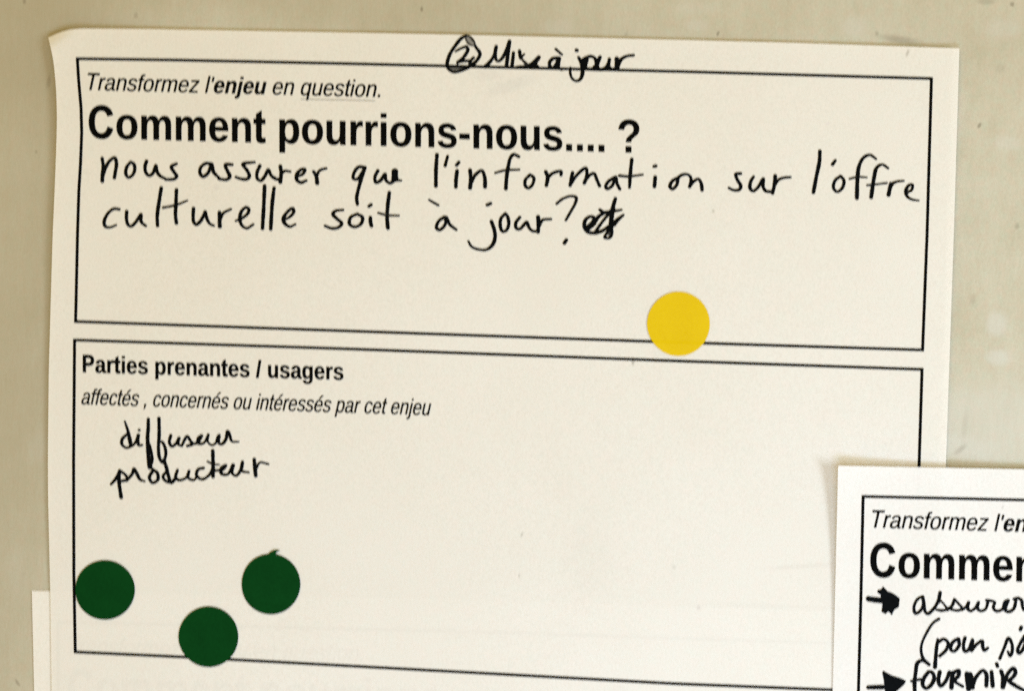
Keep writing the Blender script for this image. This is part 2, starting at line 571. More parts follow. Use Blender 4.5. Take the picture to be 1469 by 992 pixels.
REG = {
    'T': (1251, 'M531 0V1293H48V1466H1210V1293H725V0Z'),
    'r': (682, 'M142 0V830Q142 944 136 1082H306Q314 898 314 861H318Q361 1000 417 1051Q473 1102 575 1102Q611 1102 648 1092V927Q612 937 552 937Q440 937 381 840Q322 744 322 564V0Z'),
    'a': (1139, 'M414 -20Q251 -20 169 66Q87 152 87 302Q87 470 197 560Q308 650 554 656L797 660V719Q797 851 741 908Q685 965 565 965Q444 965 389 924Q334 883 323 793L135 810Q181 1102 569 1102Q773 1102 876 1008Q979 915 979 738V272Q979 192 1000 151Q1021 111 1080 111Q1106 111 1139 118V6Q1071 -10 1000 -10Q900 -10 854 42Q809 95 803 207H797Q728 83 636 31Q545 -20 414 -20ZM455 115Q554 115 631 160Q708 205 752 283Q797 362 797 445V534L600 530Q473 528 407 504Q342 480 307 430Q272 380 272 299Q272 211 319 163Q367 115 455 115Z'),
    'n': (1139, 'M825 0V686Q825 793 804 852Q783 911 737 937Q691 963 602 963Q472 963 397 874Q322 785 322 627V0H142V851Q142 1040 136 1082H306Q307 1077 308 1055Q309 1033 310 1004Q312 976 314 897H317Q379 1009 460 1055Q542 1102 663 1102Q841 1102 923 1013Q1006 925 1006 721V0Z'),
    's': (1024, 'M950 299Q950 146 834 63Q719 -20 511 -20Q309 -20 199 46Q90 113 57 254L216 285Q239 198 311 157Q383 117 511 117Q648 117 711 159Q775 201 775 285Q775 349 731 389Q687 429 589 455L460 489Q305 529 239 567Q174 606 137 661Q100 716 100 796Q100 944 205 1021Q311 1099 513 1099Q692 1099 797 1036Q903 973 931 834L769 814Q754 886 688 924Q623 963 513 963Q391 963 333 926Q275 889 275 814Q275 768 299 738Q323 708 370 687Q417 666 568 629Q711 593 774 562Q837 532 873 495Q910 458 930 409Q950 361 950 299Z'),
    'f': (569, 'M361 951V0H181V951H29V1082H181V1204Q181 1352 246 1417Q311 1482 445 1482Q520 1482 572 1470V1333Q527 1341 492 1341Q423 1341 392 1306Q361 1271 361 1179V1082H572V951Z'),
    'o': (1139, 'M1053 542Q1053 258 928 119Q803 -20 565 -20Q328 -20 207 124Q86 269 86 542Q86 1102 571 1102Q819 1102 936 965Q1053 829 1053 542ZM864 542Q864 766 797 867Q731 969 574 969Q416 969 345 865Q275 762 275 542Q275 328 344 220Q414 113 563 113Q725 113 794 217Q864 321 864 542Z'),
    'm': (1706, 'M768 0V686Q768 843 725 903Q682 963 570 963Q455 963 388 875Q321 787 321 627V0H142V851Q142 1040 136 1082H306Q307 1077 308 1055Q309 1033 310 1004Q312 976 314 897H317Q375 1012 450 1057Q525 1102 633 1102Q756 1102 827 1053Q899 1004 927 897H930Q986 1006 1065 1054Q1145 1102 1258 1102Q1422 1102 1496 1013Q1571 924 1571 721V0H1393V686Q1393 843 1350 903Q1307 963 1195 963Q1077 963 1011 875Q946 788 946 627V0Z'),
    'e': (1139, 'M276 503Q276 317 353 216Q430 115 578 115Q695 115 765 162Q836 209 861 281L1019 236Q922 -20 578 -20Q338 -20 212 123Q87 266 87 548Q87 816 212 959Q338 1102 571 1102Q1048 1102 1048 527V503ZM862 641Q847 812 775 890Q703 969 568 969Q437 969 360 881Q284 794 278 641Z'),
    'z': (1024, 'M83 0V137L688 943H117V1082H901V945L295 139H922V0Z'),
    'l': (455, 'M138 0V1484H318V0Z'),
    "'": (391, 'M266 966H125L104 1409H288Z'),
    'q': (1139, 'M484 -20Q278 -20 182 119Q86 258 86 536Q86 1102 484 1102Q607 1102 687 1059Q768 1016 821 914H823Q823 944 827 1018Q831 1092 835 1096H1008Q1001 1037 1001 801V-425H821V14L825 178H823Q769 71 690 25Q611 -20 484 -20ZM821 554Q821 765 752 867Q683 969 532 969Q395 969 335 867Q275 765 275 542Q275 315 335 217Q396 119 530 119Q683 119 752 228Q821 338 821 554Z'),
    'u': (1139, 'M314 1082V396Q314 289 335 230Q356 171 402 145Q448 119 537 119Q667 119 742 208Q817 297 817 455V1082H997V231Q997 42 1003 0H833Q832 5 831 27Q830 49 828 77Q827 106 825 185H822Q760 73 678 26Q597 -20 476 -20Q298 -20 215 68Q133 157 133 361V1082Z'),
    't': (569, 'M528 161L554 2Q478 -14 418 -14Q320 -14 266 17Q212 48 190 98Q168 149 168 311V922H36V1062H168V1325L347 1433V1062H528V922H347V301Q347 224 356 202Q366 180 387 167Q409 154 449 154Q479 154 528 161Z'),
    'i': (455, 'M137 1312V1484H317V1312ZM137 0V1082H317V0Z'),
    'j': (455, 'M137 1312V1484H317V1312ZM317 -134Q317 -287 257 -356Q197 -425 77 -425Q0 -425 -50 -416V-277L12 -283Q81 -283 109 -247Q137 -212 137 -107V1082H317Z'),
    'c': (1024, 'M275 546Q275 330 343 226Q411 122 548 122Q644 122 708 174Q773 226 788 334L970 322Q949 166 837 73Q725 -20 553 -20Q326 -20 206 123Q87 267 87 542Q87 815 207 958Q327 1102 551 1102Q717 1102 826 1016Q936 930 964 779L779 765Q765 855 708 908Q651 961 546 961Q403 961 339 866Q275 771 275 546Z'),
    'p': (1139, 'M1053 546Q1053 -20 655 -20Q405 -20 319 168H314Q318 160 318 -2V-425H138V861Q138 1028 132 1082H306Q307 1078 309 1053Q311 1029 313 978Q316 927 316 908H320Q368 1008 447 1054Q526 1101 655 1101Q855 1101 954 967Q1053 833 1053 546ZM864 542Q864 768 803 865Q742 962 609 962Q502 962 441 917Q381 872 349 776Q318 681 318 528Q318 315 386 214Q454 113 607 113Q741 113 802 211Q864 310 864 542Z'),
    '.': (569, 'M187 0V219H382V0Z'),
    ',': (569, 'M385 219V51Q385 -55 366 -126Q347 -197 307 -262H184Q278 -126 278 0H190V219Z'),
}
REG['é'] = (1139, REG['e'][1] + 'M470 1190V1221L698 1508H912V1479L554 1190Z')
BOLD = {
    'C': (1479, 'M1086 539L1373 448Q1307 208 1153 91Q1000 -25 764 -25Q472 -25 284 174Q96 374 96 720Q96 1086 285 1288Q474 1491 782 1491Q1051 1491 1219 1332Q1319 1238 1369 1062L1076 992Q1050 1106 967 1172Q885 1238 767 1238Q604 1238 502 1121Q401 1004 401 742Q401 464 501 346Q601 228 761 228Q879 228 964 303Q1049 378 1086 539Z'),
    'o': (1251, 'M1171 542Q1171 279 1025 129Q879 -20 621 -20Q368 -20 224 130Q80 280 80 542Q80 803 224 952Q368 1102 627 1102Q892 1102 1031 957Q1171 813 1171 542ZM877 542Q877 735 814 822Q751 909 631 909Q375 909 375 542Q375 361 437 266Q500 172 618 172Q877 172 877 542Z'),
    'm': (1821, 'M780 0V607Q780 892 616 892Q531 892 477 805Q424 718 424 580V0H143V840Q143 927 140 982Q138 1038 135 1082H403Q406 1063 411 980Q416 898 416 867H420Q472 991 549 1047Q627 1103 735 1103Q983 1103 1036 867H1042Q1097 993 1174 1048Q1251 1103 1370 1103Q1528 1103 1611 995Q1694 888 1694 687V0H1415V607Q1415 892 1251 892Q1169 892 1116 812Q1064 733 1059 593V0Z'),
    'n': (1251, 'M844 0V607Q844 892 651 892Q549 892 486 804Q424 717 424 580V0H143V840Q143 927 140 982Q138 1038 135 1082H403Q406 1063 411 980Q416 898 416 867H420Q477 991 563 1047Q649 1103 768 1103Q940 1103 1032 997Q1124 891 1124 687V0Z'),
    'e': (1139, 'M586 -20Q342 -20 211 124Q80 269 80 546Q80 814 213 958Q346 1102 590 1102Q823 1102 946 947Q1069 793 1069 495V487H375Q375 329 433 248Q492 168 600 168Q749 168 788 297L1053 274Q938 -20 586 -20ZM586 925Q487 925 433 856Q380 787 377 663H797Q789 794 734 859Q679 925 586 925Z'),
    't': (682, 'M633 1062V838H441V410Q441 280 446 258Q452 237 471 223Q491 209 519 209Q558 209 632 236L656 18Q558 -24 434 -24Q358 -24 297 1Q236 27 207 67Q179 108 168 177Q160 226 160 374V838H31V1062H160V1274L441 1438V1062Z'),
    'p': (1251, 'M1167 546Q1167 275 1058 127Q950 -20 752 -20Q638 -20 553 29Q469 79 424 172H418Q424 142 424 -10V-425H143V833Q143 986 135 1082H408Q413 1064 416 1011Q420 958 420 906H424Q519 1105 770 1105Q959 1105 1063 959Q1167 814 1167 546ZM874 546Q874 910 651 910Q539 910 479 812Q420 714 420 538Q420 363 479 267Q539 172 649 172Q874 172 874 546Z'),
    'u': (1251, 'M408 1082V475Q408 190 600 190Q702 190 764 277Q827 365 827 502V1082H1108V242Q1108 104 1116 0H848Q836 144 836 215H831Q775 92 688 36Q602 -20 483 -20Q311 -20 219 85Q127 191 127 395V1082Z'),
    'r': (797, 'M143 0V828Q143 917 140 976Q138 1036 135 1082H403Q406 1064 411 972Q416 881 416 851H420Q461 965 493 1011Q525 1058 569 1080Q613 1103 679 1103Q733 1103 766 1088V853Q698 868 646 868Q541 868 482 783Q424 698 424 531V0Z'),
    'i': (569, 'M143 1277V1484H424V1277ZM143 0V1082H424V0Z'),
    'j': (569, 'M143 1277V1484H424V1277ZM424 -143Q424 -284 352 -355Q280 -425 143 -425Q60 -425 -5 -412V-213L32 -216Q96 -216 119 -194Q143 -172 143 -95V1082H424Z'),
    's': (1139, 'M1055 316Q1055 159 926 69Q798 -20 571 -20Q348 -20 229 50Q111 121 72 270L319 307Q340 230 391 198Q443 166 571 166Q689 166 743 196Q797 226 797 290Q797 342 753 372Q710 403 606 424Q368 471 285 511Q202 552 158 616Q115 681 115 775Q115 930 234 1016Q354 1103 573 1103Q766 1103 883 1028Q1001 953 1030 811L781 785Q769 851 722 883Q675 916 573 916Q473 916 423 890Q373 865 373 805Q373 758 411 730Q450 703 541 685Q668 659 766 631Q865 604 924 566Q984 528 1019 468Q1055 409 1055 316Z'),
    '-': (682, 'M80 409V653H600V409Z'),
    '.': (569, 'M139 0V305H428V0Z'),
    '?': (1251, 'M1133 1020Q1133 929 1087 856Q1041 784 916 700L836 646Q766 599 734 551Q702 503 700 446H433Q438 540 489 611Q540 683 643 753Q754 827 801 883Q848 939 848 1010Q848 1104 785 1157Q723 1211 606 1211Q491 1211 416 1146Q341 1082 330 974L45 986Q77 1204 221 1317Q366 1430 602 1430Q852 1430 992 1321Q1133 1212 1133 1020ZM427 0V270H714V0Z'),
    'P': (1366, 'M149 0V1466H624Q894 1466 976 1444Q1102 1411 1187 1300Q1272 1190 1272 1015Q1272 880 1223 788Q1174 696 1098 643Q1023 591 945 574Q839 553 638 553H445V0ZM445 1218V802H607Q782 802 841 825Q900 848 933 897Q967 946 967 1011Q967 1091 920 1143Q873 1195 801 1208Q748 1218 588 1218Z'),
    'a': (1139, 'M393 -20Q236 -20 148 65Q60 151 60 306Q60 474 169 562Q279 650 487 652L720 656V711Q720 817 683 868Q646 920 562 920Q484 920 447 884Q411 849 402 767L109 781Q136 939 253 1020Q371 1102 574 1102Q779 1102 890 1001Q1001 900 1001 714V320Q1001 229 1021 194Q1042 160 1090 160Q1122 160 1152 166V14Q1127 8 1107 3Q1087 -2 1067 -5Q1047 -8 1024 -10Q1002 -12 972 -12Q866 -12 815 40Q765 92 755 193H749Q631 -20 393 -20ZM720 501L576 499Q478 495 437 477Q396 460 374 424Q353 388 353 328Q353 251 388 213Q424 176 483 176Q549 176 603 212Q658 248 689 311Q720 375 720 446Z'),
    'g': (1251, 'M596 -434Q398 -434 277 -358Q157 -283 129 -143L410 -110Q425 -175 474 -212Q524 -249 604 -249Q721 -249 775 -177Q829 -105 829 37V94L831 201H829Q736 2 481 2Q292 2 188 144Q84 286 84 550Q84 815 191 959Q298 1103 502 1103Q738 1103 829 908H834Q834 943 838 1003Q843 1063 848 1082H1114Q1108 974 1108 832V33Q1108 -198 977 -316Q846 -434 596 -434ZM831 556Q831 723 771 816Q712 910 602 910Q377 910 377 550Q377 197 600 197Q712 197 771 290Q831 384 831 556Z'),
    '/': (569, 'M20 -41L311 1484H549L263 -41Z'),
}
_cache = {}


def glyph(ch, bold):
    k = (ch, bold)
    if k not in _cache:
        adv, d = (BOLD if bold else REG)[ch]
        sc = 1.0 if ch in 'tTCP' else (1.03 if ch == '?' else 0.982)
        _cache[k] = (adv, [np.array(c) * (1.0, sc) for c in parse(d)])
    return _cache[k]


def set_line(field, runs, x0, y0, x1, y1, sy, shear=0.0, lean=0.0, dens=1.0, bow=0.0):
    """Set one printed line from the ink's left end (x0, y0) to its right end (x1, y1) on the baseline."""
    items, pen = [], 0.0
    for text, bold in runs:
        for ch in text:
            if ch == ' ':
                pen += 569
                continue
            adv, cs = glyph(ch, bold)
            items.append((pen, cs))
            pen += adv

    def extent(sx):
        lo = min((p + c[:, 0]).min() * sx if not shear else ((p + c[:, 0]) * sx + shear * sy * c[:, 1]).min() for p, cs in items for c in cs)
        hi = max(((p + c[:, 0]) * sx + shear * sy * c[:, 1]).max() for p, cs in items for c in cs)
        return lo, hi
    length = math.hypot(x1 - x0, y1 - y0)
    a, b = 0.005, 0.06
    for _ in range(40):
        m = (a + b) / 2
        lo, hi = extent(m)
        if hi - lo < length:
            a = m
        else:
            b = m
    lo, hi = extent(a)
    bx, by = (x1 - x0) / length, (y1 - y0) / length
    for p, cs in items:
        out = []
        for c in cs:
            s = (p + c[:, 0]) * a + shear * sy * c[:, 1] - lo
            q = c[:, 1] * sy
            sag = bow * 4 * (s / length) * (1 - s / length)
            out.append(np.stack([x0 + bx * s + lean * q, y0 + by * s - q + sag], -1))
        field.poly(out, dens, 0.32)


INSTR = [("Transformez l'", False), ('enjeu', True), (' en question.', False)]
HEAD = [('Comment pourrions-nous.... ?', True)]


def frame_part(pts_list, hfun, parent, width=4.3, name='printed_frame'):
    P = np.vstack([np.array(p, float) for p in pts_list])
    f = Field(P[:, 0].min() - 6, P[:, 1].min() - 6, P[:, 0].max() + 6, P[:, 1].max() + 6, 1.0)
    for p in pts_list:
        r = width / 2
        f.stroke([(x, y, r) for x, y in p], 1.0, curve=False)
    # square the outer corners
    for p in pts_list:
        for (x, y) in (p[0], p[-1]):
            r = width / 2
            f.poly([[(x - r, y - r), (x + r, y - r), (x + r, y + r), (x - r, y + r)]], 1.0)
    return f.mesh(name, hfun, 0.00010, M_TONER, parent)


def pen(field, ox, oy, s, strokes, r0=2.6):
    """Pen strokes noted in the units of one measured patch (origin ox, oy; s units per layout unit)."""
    for st in strokes:
        dens, r = 1.0, r0
        if isinstance(st, dict):
            dens, r, st = st.get('d', 1.0), st.get('r', r0), st['p']
        rr = r if isinstance(r, (list, tuple)) else None
        pts = []
        n = len(st)
        for k, p in enumerate(st):
            if rr:
                t = k / max(1, n - 1) * (len(rr) - 1)
                i = min(int(t), len(rr) - 2)
                rad = rr[i] + (rr[i + 1] - rr[i]) * (t - i)
            else:
                rad = r
            pts.append((ox + p[0] / s, oy + p[1] / s, rad))
        if n == 1:
            pts.append((pts[0][0] + 0.4, pts[0][1] + 0.2, pts[0][2]))
        field.stroke(pts, dens)


def S(p, r=2.6, d=1.0):
    return {'p': p, 'r': r, 'd': d}


# ================================================================== the wall
a = on_wall(-1700, -900, 0.0)
b = on_wall(3900, 2500, 0.0)
xs, zs, t = (a[0], b[0]), (b[2], a[2]), 0.06
wv = [(xs[0], 0, zs[0]), (xs[1], 0, zs[0]), (xs[1], 0, zs[1]), (xs[0], 0, zs[1]),
      (xs[0], t, zs[0]), (xs[1], t, zs[0]), (xs[1], t, zs[1]), (xs[0], t, zs[1])]
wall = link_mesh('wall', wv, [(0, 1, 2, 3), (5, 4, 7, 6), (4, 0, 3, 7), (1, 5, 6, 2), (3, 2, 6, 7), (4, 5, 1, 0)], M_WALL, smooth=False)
wall['kind'] = 'structure'

SHEETS = 'printed question forms stuck to the wall'

# ================================================================== sheet tucked behind (lower left)
back = sheet('paper_form', [(45.6, 848), (700, 861.5), (1352, 883)], [(58, 2858), (1330, 2890)],
             [(45.6, 848), (49, 992), (58, 2858)], [(1352, 883), (1330, 2890)], h_back, M_BACK, 120, 160)
tag(back, 'lowest form, mostly hidden, its blank top left corner sticking out beside the green dots', 'paper form', SHEETS)
frame_part([[(83, 893), (700, 908), (1312, 927)], [(83, 893), (86, 1280)], [(1312, 927), (1308, 1320)], [(86, 1280), (1308, 1320)]], h_back, back)
f = Field(80, 905, 540, 960)
set_line(f, INSTR, 98, 939, 520, 950, 0.0168, shear=0.2126)
f.mesh('printed_instruction', h_back, 0.0001, M_TONER, back)
f = Field(80, 945, 940, 1060)
set_line(f, HEAD, 98, 1008, 900, 1032, 0.0326)
f.mesh('printed_heading', h_back, 0.0001, M_TONER, back)

# ================================================================== the main sheet
main = sheet('paper_form',
             [(69.2, 53.9), (84, 47.0), (96, 42.0), (110, 40.9), (200, 41.5), (500, 46.8), (650, 49.6), (980, 57.3), (1139, 61.5), (1376.3, 69.4)],
             [(100, 2070), (1318, 2110)],
             [(69.2, 53.9), (76.7, 85), (80.7, 130), (81.8, 170), (80.6, 215), (78.4, 272.7), (75.5, 337.4), (69.9, 534.5), (68.6, 667), (69.0, 720), (72.3, 858.5), (74, 992), (100, 2070)],
             [(1376.3, 69.4), (1368.3, 337.4), (1356.9, 667.4), (1345, 1000), (1318, 2110)], h_main, M_MAIN, 210, 320)
tag(main, "large cream form with one yellow and three green dot stickers, titled 'Mise à jour' in marker", 'paper form', SHEETS)
TLc = (111, 84.3)
frame_part([[TLc, (250, 86.2), (500, 91.4), (975, 102.7), (1336.3, 112.8)],
            [TLc, (112.6, 112), (116.3, 155), (117.2, 191), (115.5, 235), (113.2, 272.7), (111.2, 337), (109, 440), (108.4, 461.6)],
            [(1336.3, 112.8), (1330, 337.4), (1323.6, 502.5)],
            [(108.4, 461.6), (490, 474.9), (936.7, 490.4), (1323.6, 502.5)]], h_main, main)
frame_part([[(107, 488.2), (490, 500.6), (975, 518.4), (1322.8, 530.4)],
            [(107, 488.2), (105.6, 660), (106, 824), (108, 936)],
            [(1322.8, 530.4), (1318.6, 667.4), (1310, 995)],
            [(108, 936), (265.8, 943.4), (500, 956), (969, 981.6), (1310, 995)]], h_main, main)
f = Field(110, 85, 565, 160, 0.7)
set_line(f, INSTR, 126, 129.2, 545.5, 139.4, 0.0166, shear=0.2126)
f.stroke([(432, 142.3, 0.7), (538, 144.6, 0.7)], 0.35, curve=False)
f.mesh('printed_instruction', h_main, 0.0001, M_TONER, main)
f = Field(115, 135, 935, 245, 0.7)
set_line(f, HEAD, 127.5, 198.4, 917, 219.4, 0.0322, lean=0.0)
f.mesh('printed_heading', h_main, 0.0001, M_TONER, main)
f = Field(105, 495, 510, 575, 0.7)
set_line(f, [('Parties prenantes / usagers', True)], 119, 534.6, 492.5, 545.6, 0.0172)
f.mesh('printed_subheading', h_main, 0.0001, M_TONER, main)
f = Field(100, 545, 635, 615, 0.7)
set_line(f, [('affectés , concernés ou intéressés par cet enjeu', False)], 117, 580.5, 618.5, 596.3, 0.0158, shear=0.2126, dens=0.96)
f.mesh('printed_caption', h_main, 0.0001, M_TONER, main)

# handwritten title: (2) Mise à jour
f = Field(630, 35, 925, 125, 0.7)
pen(f, 630, 40, 9.793, [
    S([(380, 108), (310, 150), (225, 255), (155, 365), (120, 465), (112, 535), (140, 590)], (2.2, 2.5, 2.5, 2.5, 2.2)),
    S([(140, 590), (190, 618), (250, 618), (320, 598), (410, 555), (490, 500), (550, 430), (575, 370), (557, 325), (525, 285), (500, 240)], (2.0, 2.1, 2.3, 2.6, 2.6, 2.4, 1.8)),
    S([(500, 240), (490, 195), (445, 135), (395, 110), (375, 112)], (1.5, 1.6, 1.9), .86),
    S([(150, 555), (200, 575), (270, 570), (330, 555)], 2.0, .62),
    S([(380, 140), (392, 190), (430, 235), (495, 250)], (2.0, 1.6, 1.5), .72),
    S([(400, 150), (450, 200), (480, 235)], 2.4, .45),
    S([(230, 332), (300, 292), (382, 262)], (1.4, 2.0, 2.2), .93),
    S([(382, 262), (405, 300), (382, 360), (330, 430), (262, 482)], 2.4),
    S([(262, 482), (350, 466), (440, 458), (485, 418)], 2.1),
    S([(255, 500), (265, 545), (300, 575), (400, 545), (455, 505)], (1.4, 1.4, 2.6), .85),
    S([(440, 500), (480, 520)], 3.0),
    S([(650, 545), (710, 485), (770, 395), (803, 262)], (2.8, 2.5, 2.4)),
    S([(800, 285), (790, 380), (805, 455), (835, 468), (880, 435), (935, 340), (985, 200)], (2.3, 2.2, 2.3, 2.6)),
    S([(990, 190), (970, 350), (945, 550)], 2.6),
    S([(1045, 350), (1035, 450), (1022, 545)], 2.4),
    S([(1130, 325), (1137, 380), (1148, 425)], (2.3, 2.6)),
    S([(1150, 415), (1198, 368)], (2.2, 1.4), .93),
    S([(1150, 425), (1195, 475), (1240, 525)], (1.8, 2.6), .85),
    S([(1095, 553), (1250, 545), (1385, 552)], (2.2, 2.8, 2.6)),
    S([(1240, 540), (1330, 490), (1400, 415)], (2.5, 3.2, 2.8)),
    S([(1390, 430), (1345, 510), (1375, 545)], 3.0)])
pen(f, 770, 40, 9.793, [
    S([(300, 425), (230, 432), (180, 490), (190, 550), (240, 560), (290, 495), (312, 430), (303, 500), (305, 560), (350, 588)], (2.6, 2.4, 2.7, 2.8, 3.2, 3.0, 1.8)),
    S([(270, 300), (355, 378)], (2.0, 1.8), .88),
    S([(560, 315)], 2.9, .93),
    S([(590, 415), (620, 480), (640, 560), (642, 650), (615, 720), (560, 748), (500, 715), (472, 640), (475, 560)], (2.2, 2.6, 2.8, 2.4, 2.0, 1.8, 1.7)),
    S([(630, 470), (690, 425), (760, 400), (820, 430), (840, 500)], (3.0, 2.6, 2.2, 2.6)),
    S([(690, 450), (665, 560)], 4.2),
    S([(690, 575), (780, 575), (840, 520)], 2.4),
    S([(890, 412), (855, 490), (850, 560), (885, 585), (950, 575), (1005, 510), (1022, 440)], (2.6, 3.4, 3.2, 2.6, 2.4, 2.6)),
    S([(1022, 445), (1010, 540), (1060, 585), (1110, 575)], 2.6),
    S([(1125, 435), (1130, 580)], 3.4),
    S([(1130, 540), (1185, 445), (1260, 400), (1360, 385)], (3.6, 2.8, 2.2, 2.0)),
    S([(640, 585), (900, 592), (1150, 590)], 1.8)])
f.mesh('handwritten_title', h_main, 0.00014, M_MARKER, main)

# handwritten question, two lines
f = Field(135, 205, 1325, 370, 0.75)
pen(f, 130, 210, 8.161, [
    S([(135, 140), (148, 240), (140, 330), (137, 410)], (2.4, 2.6, 2.8)),
    S([(142, 350), (175, 250), (230, 165), (282, 135), (303, 200), (290, 300), (278, 370)], (2.6, 2.4, 2.5, 2.6)),
    S([(470, 185), (425, 240), (412, 320), (440, 365), (490, 340), (518, 260), (503, 205), (470, 187)], 2.35),
    S([(655, 175), (637, 240), (648, 310), (685, 345), (730, 315), (765, 225), (775, 290), (810, 345), (870, 378)], (2.5, 2.5, 2.3, 2.6, 2.0)),
    S([(1005, 205), (945, 240), (975, 300), (1008, 350), (980, 383), (880, 390)], (2.2, 2.5, 2.6, 2.1))])
pen(f, 270, 220, 6.995, [
    S([(238, 110), (180, 102), (128, 140), (118, 200), (150, 235), (200, 198), (235, 118), (255, 190), (310, 248)], (2.4, 2.4, 2.5, 2.5, 2.7, 2.2)),
    S([(440, 115), (372, 115), (395, 180), (418, 235), (385, 265), (310, 258)], (2.3, 2.6, 2.6, 2.3)),
    S([(665, 90), (550, 110), (590, 170), (614, 230), (590, 260), (530, 258), (480, 240)], (2.0, 2.6, 2.6, 2.3, 2.1)),
    S([(720, 125), (690, 200), (695, 258), (730, 275), (770, 230), (805, 165), (830, 220), (880, 258), (920, 265)], 2.4),
    S([(925, 130), (933, 200), (925, 290)], 2.7),
    S([(935, 205), (970, 178), (1025, 185)], (2.2, 1.8)),
    S([(1085, 235), (1150, 210), (1172, 165), (1140, 162), (1088, 215), (1092, 270), (1130, 295), (1185, 275)], (2.2, 2.2, 2.3, 2.7, 2.5, 2.0)),
    S([(1258, 185), (1285, 230), (1295, 300)], (2.4, 2.9)),
    S([(1288, 225), (1322, 172), (1385, 152)], (2.4, 1.9))])
pen(f, 490, 210, 6.995, [
    S([(238, 212), (170, 210), (125, 270), (118, 325), (160, 330), (205, 270), (236, 215), (200, 320), (170, 430), (152, 520), (160, 585)], (2.4, 2.4, 2.3, 2.3, 2.6, 2.6, 2.3)),
    S([(365, 245), (335, 310), (345, 365), (390, 345), (438, 280), (445, 340), (485, 370), (530, 345)], 2.4),
    S([(535, 255), (535, 325)], 4.9),
    S([(540, 340), (600, 345)], (2.4, 1.6)),
    S([(958, 85), (948, 240), (947, 400)], 2.75),
    S([(1065, 100), (1040, 195)], (2.0, 2.5)),
    S([(1178, 160), (1155, 190)], 2.5),
    S([(1160, 245), (1150, 330), (1147, 410)], 2.7),
    S([(1290, 240), (1297, 330), (1290, 420)], 2.8),
    S([(1290, 400), (1340, 292), (1408, 245), (1438, 320), (1440, 410)], (2.6, 2.3, 2.6, 2.8))])
pen(f, 680, 210, 6.995, [
    S([(450, 105), (400, 82), (367, 115), (345, 200), (328, 310), (320, 425)], (2.2, 2.3, 2.6, 2.7, 2.8)),
    S([(215, 268), (310, 242), (455, 235)], (1.9, 1.8), .90),
    S([(560, 290), (515, 340), (517, 400), (550, 420), (590, 380), (600, 315), (562, 287)], 2.3),
    S([(720, 255), (740, 310), (727, 395)], 2.7),
    S([(735, 325), (790, 272), (875, 252), (873, 290)], (2.4, 2.2, 2.4)),
    S([(990, 265), (975, 330), (965, 395)], 2.4),
    S([(965, 388), (1040, 282), (1122, 220), (1133, 290), (1108, 370)], (2.4, 2.3, 2.5, 2.5)),
    S([(1108, 365), (1160, 292), (1205, 275), (1235, 340), (1260, 398)], (2.3, 2.3, 2.5))])
pen(f, 840, 210, 6.995, [
    S([(303, 308), (235, 350), (203, 400), (215, 428), (265, 400), (305, 312), (315, 370), (345, 432)], (2.3, 2.4, 2.4, 2.2, 2.5, 2.2)),
    S([(465, 130), (450, 280), (442, 415)], (2.5, 2.6, 2.2)),
    S([(342, 296), (430, 303), (575, 285)], (2.2, 2.0, 1.6), .92),
    S([(690, 203), (705, 198)], 2.5, .85),
    S([(700, 310), (692, 405)], 2.6),
    S([(935, 312), (872, 350), (847, 405), (870, 430), (915, 390), (928, 325)], 2.4),
    S([(925, 322), (960, 292), (1020, 282), (1055, 310), (1058, 360), (1045, 408)], (2.2, 2.2, 2.4)),
    S([(1045, 403), (1090, 350), (1133, 330), (1160, 370), (1170, 440)], (2.3, 2.3, 2.5))])
pen(f, 1030, 210, 9.181, [
    S([(300, 360), (235, 370), (255, 440), (300, 520), (285, 570), (210, 580), (145, 550)], (2.3, 2.5, 2.5, 2.3, 2.0)),
    S([(470, 400), (430, 470), (425, 560), (465, 590), (530, 540), (598, 430), (595, 530), (630, 590), (700, 600)], (2.2, 2.5, 2.3, 2.5, 2.2)),
    S([(755, 390), (745, 500), (720, 620)], 2.6),
    S([(740, 520), (800, 442), (870, 415), (955, 408)], (2.4, 2.1, 1.8)),
    S([(1343, 65), (1337, 200), (1297, 400), (1258, 610)], (2.6, 2.8, 2.6))])
pen(f, 1150, 205, 7.533, [
    S([(365, 190), (335, 235)], (2.2, 2.4)),
    S([(420, 360), (362, 410), (345, 490), (385, 530), (440, 490), (458, 410), (425, 362)], 2.25),
    S([(805, 175), (740, 132), (672, 160), (622, 250), (605, 380), (598, 600)], (1.9, 2.0, 2.4, 2.7, 2.9, 2.9)),
    S([(520, 390), (610, 370), (705, 375)], (1.7, 1.8, 1.4), .85),
    S([(935, 275), (870, 235), (812, 270), (785, 370), (752, 590)], (1.9, 2.0, 2.5, 2.8, 2.8)),
    S([(710, 460), (800, 450), (920, 435)], (1.7, 1.6), .85),
    S([(965, 440), (955, 490), (940, 565)], 2.8),
    S([(945, 525), (985, 442), (1040, 418), (1105, 412)], (2.5, 2.1, 1.6)),
    S([(1130, 540), (1188, 512), (1200, 455), (1160, 460), (1125, 530), (1150, 590), (1200, 615), (1265, 625)], (1.9, 2.0, 2.1, 2.5, 2.3, 2.0, 1.4))])
